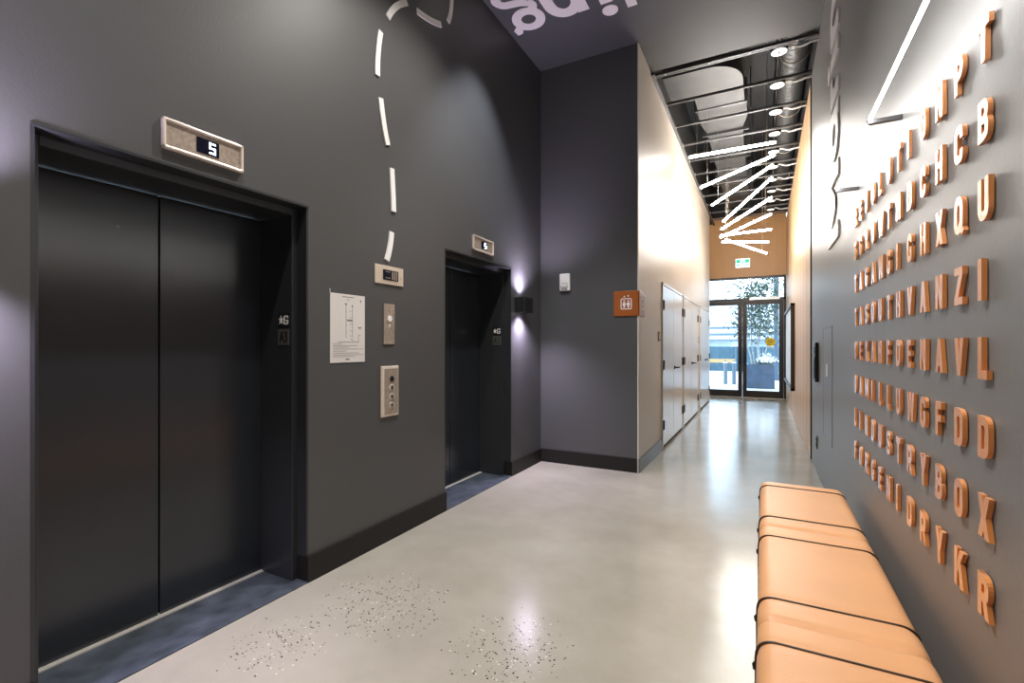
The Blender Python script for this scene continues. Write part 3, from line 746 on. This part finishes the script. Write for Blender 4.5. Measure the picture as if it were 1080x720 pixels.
for ch, z, lb in (('M', 2.085, 'lowest large white letter, a capital M on its side, on the dark right wall'), ('a', 2.70, 'large white letter a on its side, just above the wall letter M'),
                  ('r', 3.14, 'large white letter r on its side, third up the right wall'), ('i', 3.44, 'large white letter i on its side, fourth up the right wall'),
                  ('n', 3.62, 'large white letter n on its side, near the top of the right wall')):
    big_letter(ch, lambda a, b_, d, z=z: (XR-.012*d, YW+b_*CP*1.02, z+a*CP), (XR, YW, z), lb, M['white'])
YC0 = 3.745
for ch, x, lb in (('d', -.79, 'large white letter d on the ceiling, only its stem showing'), ('i', -1.187, 'large white dotted letter i on the dark ceiling'),
                  ('n', -1.402, 'large white letter n on the dark ceiling between i and g'), ('g', -1.762, 'large white letter g on the ceiling by the lift wall')):
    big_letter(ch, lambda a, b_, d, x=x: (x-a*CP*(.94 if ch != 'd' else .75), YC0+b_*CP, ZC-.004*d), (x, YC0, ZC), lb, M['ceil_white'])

# ------------------------------------------------------------------ LED tube on the right wall
root = thing('wall_light_tube', 'long glowing white LED tube held off the right wall above the letters', 'light tube', (XR, 2.0, 2.22))
tx, tz = .386, 2.220
MB().tube([(tx, 3.38, tz), (tx, .55, tz)], .0062, 14).build('glowing_tube', M['wall_tube'], root, smooth=True)
for y in (3.352, 2.386, 1.42, .60):
    bk = MB().box(tx-.013, y-.010, tz-.026, XR, y+.010, tz-.008).box(tx-.013, y-.010, tz-.026, tx-.010, y+.010, tz+.012)
    bk.build('bracket', M['steel_dark'], root, bevel=.0015)

# ------------------------------------------------------------------ fan of LED tubes in the corridor
FAN = [((-.911, 3.911), (.144, 3.914)), ((-.816, 3.606), (.141, 3.908)), ((-.700, 3.449), (.127, 3.927)), ((-.574, 3.282), (.121, 3.883)), ((-.636, 3.260), (.123, 3.700)),
       ((-.684, 3.221), (.120, 3.540)), ((-.707, 3.351), (.132, 3.373)), ((-.714, 3.325), (.093, 3.232)), ((-.687, 3.453), (.066, 3.097))]
FL = ['nearly level tube nearest the lobby', 'second tube from the lobby, tilting down left', 'third tube from the lobby, tilting down left', 'steepest tube, fourth from the lobby',
      'fifth tube from the lobby', 'sixth tube from the lobby', 'almost level tube, third from the exit', 'tube dipping slightly right, second from the exit', 'tube dipping right, last before the exit']
for i, ((xa, za_), (xb, zb_)) in enumerate(FAN):
    Y = 7+.45*i
    root = thing('hanging_light_tube', 'glowing LED tube of the corridor fan, ' + FL[i], 'light tube', ((xa+xb)/2, Y, (za_+zb_)/2), 'fan of hanging LED tubes')
    a, b_ = Vector((xa, Y, za_)), Vector((xb, Y, zb_)); u = (b_-a).normalized()
    MB().tube([a, b_], .0165, 12).build('glowing_tube', M['tube'], root, smooth=True)
    for e_, s in ((a, 1), (b_, -1)):
        MB().tube([e_ - u*s*.012, e_ + u*s*.004], .0185, 12).build('end_cap', M['alu'], root)
        MB().tube([e_ + u*s*.10, (e_.x+u.x*s*.10, Y, 5.30 if s < 0 else 4.68)], .0018, 5).build('suspension_wire', M['steel'], root)

# ------------------------------------------------------------------ plenum: bars, disc lamps, conduits, ducts
ORDS = ['nearest the lobby', 'second from the lobby', 'third from the lobby', 'fourth from the lobby', 'fifth from the lobby', 'sixth from the lobby', 'seventh from the lobby', 'eighth from the lobby', 'ninth from the lobby', 'last before the exit']
bar0 = None
for k in range(10):
    y = 6.285 + .705*k
    if k == 0:
        bar0 = thing('ceiling_bar', 'dark steel bar across the open corridor ceiling, ' + ORDS[k], 'ceiling bar', (0, y, ZC), 'steel bars across the corridor ceiling')
        MB().tube([(XC+.03, y, ZC), (XR, y, ZC)], .019, 10).build('bar', M['steel_dark'], bar0, smooth=True)
        MB().disc((XC+.028, y, ZC), (1, 0, 0), .028, .012, 12).build('end_fitting', M['alu'], bar0)
    else: copy_tree(bar0, (0, y, ZC), 'dark steel bar across the open corridor ceiling, ' + ORDS[k])
d0 = c0_ = None
for k in range(10):
    y = 5.72 + .73*k; xd_ = .147
    lb = 'round black rimmed ceiling lamp, ' + ORDS[k]; lc = 'white flexible conduit from the ceiling lamp ' + ORDS[k]
    if k == 0:
        d0 = thing('disc_lamp', lb, 'ceiling lamp', (xd_, y, ZC), 'round lamps along the corridor ceiling')
        MB().disc((xd_, y, ZC+.006), (0, 0, 1), .082, .055, 28).build('housing', M['matt_black'], d0, bevel=.004)
        MB().disc((xd_, y, ZC+.001), (0, 0, 1), .074, .006, 28).build('diffuser', M['disc'], d0)
        MB().tube([(xd_, y, ZC+.06), (xd_, y, 5.30)], .006, 8).build('stem', M['matt_black'], d0)
        MB().box(xd_-.003, y-.03, ZC-.003, xd_+.003, y+.03, ZC+.002).box(xd_-.012, y-.006, ZC-.004, xd_+.012, y+.006, ZC+.002).build('centre_clip', M['matt_black'], d0)
        c0_ = thing('lamp_conduit', lc, 'conduit', (xd_, y, ZC), 'white conduits to the ceiling lamps')
        pts = [(xd_+.098, y-.02, ZC+.03), (xd_+.13, y-.03, ZC+.02), (xd_+.18, y-.06, ZC-.02), (xd_+.23, y-.10, ZC-.035), (xd_+.28, y-.125, ZC-.035), (XR-.001, y-.13, ZC-.035)]
        MB().tube(pts, .012, 8).build('flexible_tube', M['cable'], c0_, smooth=True)
        MB().disc((xd_+.084, y-.017, ZC+.03), (1, -.2, 0), .017, .018, 10).build('gland', M['alu'], c0_)
    else:
        copy_tree(d0, (xd_, y, ZC), lb); copy_tree(c0_, (xd_, y, ZC), lc)
root = thing('lamp_rail', 'thin dark rail running above the row of round ceiling lamps', 'rail', (.147, 9, ZC+.1))
MB().tube([(.147, YO+.1, ZC+.12), (.147, YE-.2, ZC+.12)], .008, 8).build('rail', M['matt_black'], root)
root = thing('rectangular_air_duct', 'pale flat metal air duct with a rounded elbow in the open ceiling', 'air duct', (-.55, 9, 4.7))
pl = [(XC-.02, 6.28)] + [(-.62+.39*math.sin(math.radians(t_)), 6.70-.42*math.cos(math.radians(t_))) for t_ in range(0, 91, 9)] + [(-.23, 7.35), (-.84, 7.35), (-.84, 7.02), (XC-.02, 7.02)]
fz = lambda a, b_, d: (a, b_, d)
MB().prism([(a, b_) for a, b_ in pl], fz, 4.70, 4.98).build('elbow', M['galv'], root)
MB().prism([(-.86, 7.38), (-.21, 7.38), (-.21, 7.9), (-.29, 8.3), (-.80, 8.3), (-.86, 7.9)], fz, 4.72, 5.0).build('reducer', M['galv'], root)
for k in range(4): MB().box(-.80, 8.32+k*1.2, 4.73, -.29, 8.32+k*1.2+1.17, 5.0).build('duct_section', M['galv'], root)
for y in (7.35, 8.29, 9.49, 10.69, 11.89): MB().box(-.88, y, 4.685, -.20, y+.035, 5.02).build('flange', M['steel_dark'], root)
for y in (7.65, 9.05, 10.9): MB().tube([(-.92, y, 5.3), (-.92, y, 4.66), (-.16, y, 4.66), (-.16, y, 5.3)], .012, 6).build('hanger', M['steel_dark'], root)
root = thing('spiral_duct', 'round dark spiral duct running along the right of the open ceiling', 'air duct', (.335, 9, 4.82))
pts = []; rr = []
y = YO+.12
while y < YE-.1:
    for dy, r_ in ((0, .15), (.006, .1525), (.012, .15)): pts.append((.335, y+dy, 4.82)); rr.append(r_)
    y += .09
MB().tube(pts, rr, 28).build('ribbed_tube', M['spiral'], root, smooth=True)
for y in (6.6, 8.1, 9.6, 11.1):
    MB().tube([(.335+.158*math.cos(t_), y, 4.82+.158*math.sin(t_)) for t_ in [k*PI/12 for k in range(25)]], .007, 6).build('clamp_band', M['alu'], root)

# ------------------------------------------------------------------ lobby downlights (ceiling, above and behind the camera)
DL = [(-1.72, 3.50, 150, 74, 1), (-1.20, 2.6, 165, 112, 0), (-1.25, .9, 115, 112, 0), (-.6, 2.0, 46, 90, 0), (-.6, .2, 50, 90, 0), (-1.3, -1.4, 70, 90, 0)]
DN = ['closest to the facing wall', 'between the two lifts', 'over the nearest lift', 'over the middle of the lobby', 'above the camera', 'at the rear of the lobby']
for (x, y, e_, ang, cool), nm in zip(DL, DN):
    root = thing('downlight', 'round recessed ceiling downlight ' + nm, 'ceiling lamp', (x, y, ZC), 'lobby downlights')
    L, R = offset(ell(x, y, .055, .055, n=24), .014, True)
    MB().strip(L, R, fz, ZC-.006, ZC-.0005, True).build('trim_ring', M['matt_black'], root)
    MB().disc((x, y, ZC-.003), (0, 0, 1), .048, .002, 20).build('lens', M['down_lens'], root)
    l = bpy.data.lights.new('downlight_beam', 'SPOT'); l.energy = e_; l.spot_size = math.radians(ang); l.spot_blend = .6; l.shadow_soft_size = .04
    l.color = (.85, .90, 1) if cool else (1, .95, .89)
    o = bpy.data.objects.new('downlight_beam', l); C.objects.link(o); o.location = (0, 0, -.02)
    o.parent = root

# ------------------------------------------------------------------ outdoors beyond the glass
struct('exterior_ground', MB().box(-30, YE+.1, -.12, 30, 60, -.005), M['pavement'])
root = thing('street_planter', 'square navy planter box just outside the right glass door', 'planter', (.0, 16.4, 0))
px0, px1, py0, py1, ph = -.46, .30, 16.0, 16.8, .72
m_ = MB(); m_.box(px0, py0, 0, px1, py0+.05, ph); m_.box(px0, py1-.05, 0, px1, py1, ph); m_.box(px0, py0+.05, 0, px0+.05, py1-.05, ph); m_.box(px1-.05, py0+.05, 0, px1, py1-.05, ph)
m_.build('box', M['planter'], root, bevel=.01)
MB().box(px0+.05, py0+.05, .55, px1-.05, py1-.05, .66).build('soil', M['plinth'], root)
def foliage(n, fn, size, seed):
    rnd = random.Random(seed); mb = MB()
    for _ in range(n):
        c = Vector(fn(rnd)); d = Vector((rnd.gauss(0, 1), rnd.gauss(0, 1), rnd.gauss(0, 1))).normalized(); e_ = d.orthogonal().normalized()
        e_ = Matrix.Rotation(rnd.uniform(0, 2*PI), 3, d) @ e_; s = size*rnd.uniform(.6, 1.3); w_ = d.cross(e_)
        v = [mb.bm.verts.new(c + q) for q in (-e_*s, w_*s*.35 + d*s*.08, e_*s, -w_*s*.35 + d*s*.08)]
        mb.bm.faces.new((v[0], v[1], v[2])); mb.bm.faces.new((v[0], v[2], v[3]))
    return mb
root = thing('street_tree', 'slender multi stemmed tree growing from the navy planter outside', 'tree', (-.2, 16.4, .66))
tips = []
for k in range(5):
    r1 = random.Random(40+k); bx = -.30+.07*k
    pts = [(bx, 16.4+.04*(k % 2), .60)]; x, y, z = pts[0]
    for j in range(8):
        x += r1.uniform(-.05, .06) + (k-2)*.022; y += r1.uniform(-.05, .05); z += .34; pts.append((x, y, z)); 
        if j > 1: tips.append((x, y, z))
    MB().tube(pts, [.026-.0025*j for j in range(len(pts))], 7).build('stem', M['bark'], root, smooth=True)
def crown(rnd):
    t_ = rnd.choice(tips); return (t_[0]+rnd.gauss(0, .30), t_[1]+rnd.gauss(0, .3), t_[2]+rnd.gauss(0, .22)+.2)
foliage(3600, crown, .060, 3).build('crown', M['leaf'], root)
root = thing('white_flower_clump', 'clump of white flowers in the navy planter outside', 'flowers', (.1, 16.3, .66))
foliage(260, lambda r: (.08+r.gauss(0, .11), 16.28+r.gauss(0, .1), .80+abs(r.gauss(0, .09))), .05, 5).build('blooms', M['bloom'], root)
foliage(120, lambda r: (.08+r.gauss(0, .12), 16.28+r.gauss(0, .1), .70+abs(r.gauss(0, .04))), .05, 6).build('leaves', M['leaf'], root)
root = thing('site_hoarding', 'teal blue site hoarding across the street outside', 'hoarding', (0, 26, 0))
for k in range(12):
    xx = -7.2+k*1.2
    MB().box(xx, 26, 0, xx+1.17, 26.05, 1.22).build('panel', M['hoarding'], root)
    MB().box(xx+1.165, 25.95, 0, xx+1.215, 26.06, 1.26).build('post', M['facade_dark'], root)
root = thing('timber_barrier', 'low pale timber barrier rail outside the left glass door', 'barrier', (-2, 20, 0))
MB().box(-3.6, 20, .62, -.95, 20.06, .76).build('rail', M['timber_rail'], root)
for x in (-3.4, -2.2, -1.05): MB().box(x, 20.0, 0, x+.07, 20.08, .64).build('post', M['facade_dark'], root)
for i, x in enumerate((-1.12, -.86)):
    root = thing('bollard', ('grey bollard outside, farther from the planter', 'grey bollard outside, closer to the planter')[i], 'bollard', (x, 17.4, 0), 'bollards outside')
    MB().tube([(x, 17.4, 0), (x, 17.4, .78)], .06, 14).build('post', M['facade_dark'], root, smooth=True)
    MB().tube([(x, 17.4, .70), (x, 17.4, .74)], .062, 14).build('band', M['white'], root)
root = thing('street_pole', 'dark blue street pole rising behind the planter tree', 'pole', (.42, 20, 0))
MB().tube([(.42, 20, 0), (.42, 20, 5.5)], .085, 14).build('shaft', M['pole'], root, smooth=True)
MB().tube([(.42, 20, 0), (.42, 20, .25)], .13, 14).build('base', M['pole'], root)
root = thing('street_building', 'pale low building with blue grey bands across the street', 'building', (0, 40, 0))
MB().box(-16, 40, 0, 14, 46, 4.6).build('facade', M['facade'], root)
for z in (2.05, 2.55): MB().box(-16, 39.9, z, 14, 40, z+.16).build('band', M['facade_dark'], root)
MB().box(-16.2, 39.4, 1.62, 14.2, 40, 1.74).build('canopy', M['facade_dark'], root)
for k in range(7): MB().box(-9+k*2.6, 39.95, .2, -7.4+k*2.6, 40, 1.5).build('window', M['glass'], root)

# ------------------------------------------------------------------ sky
wd = bpy.data.worlds.new('sky'); SC.world = wd; wd.use_nodes = True
nt = wd.node_tree; bg = nt.nodes['Background']
bg.inputs['Color'].default_value = (.64, .83, 1, 1); bg.inputs['Strength'].default_value = 4.2

# ------------------------------------------------------------------ camera
cam = bpy.data.cameras.new('camera'); co = bpy.data.objects.new('camera', cam); C.objects.link(co)
cam.sensor_width = 36; cam.lens = 501/1080*36; cam.shift_y = 3.7/1080; cam.clip_start = .02
co.location = (0, 0, 1.3); co.rotation_euler = (PI/2, 0, math.radians(27.876))
SC.camera = co
SC.view_settings.view_transform = 'Standard'; SC.view_settings.look = 'None'; SC.view_settings.gamma = 1; SC.view_settings.use_curve_mapping = False
SC.view_settings.exposure = .7
SC.cycles.use_denoising = True
SC.cycles.max_bounces = 10; SC.cycles.diffuse_bounces = 5; SC.cycles.glossy_bounces = 5
SC.cycles.sample_clamp_indirect = 8
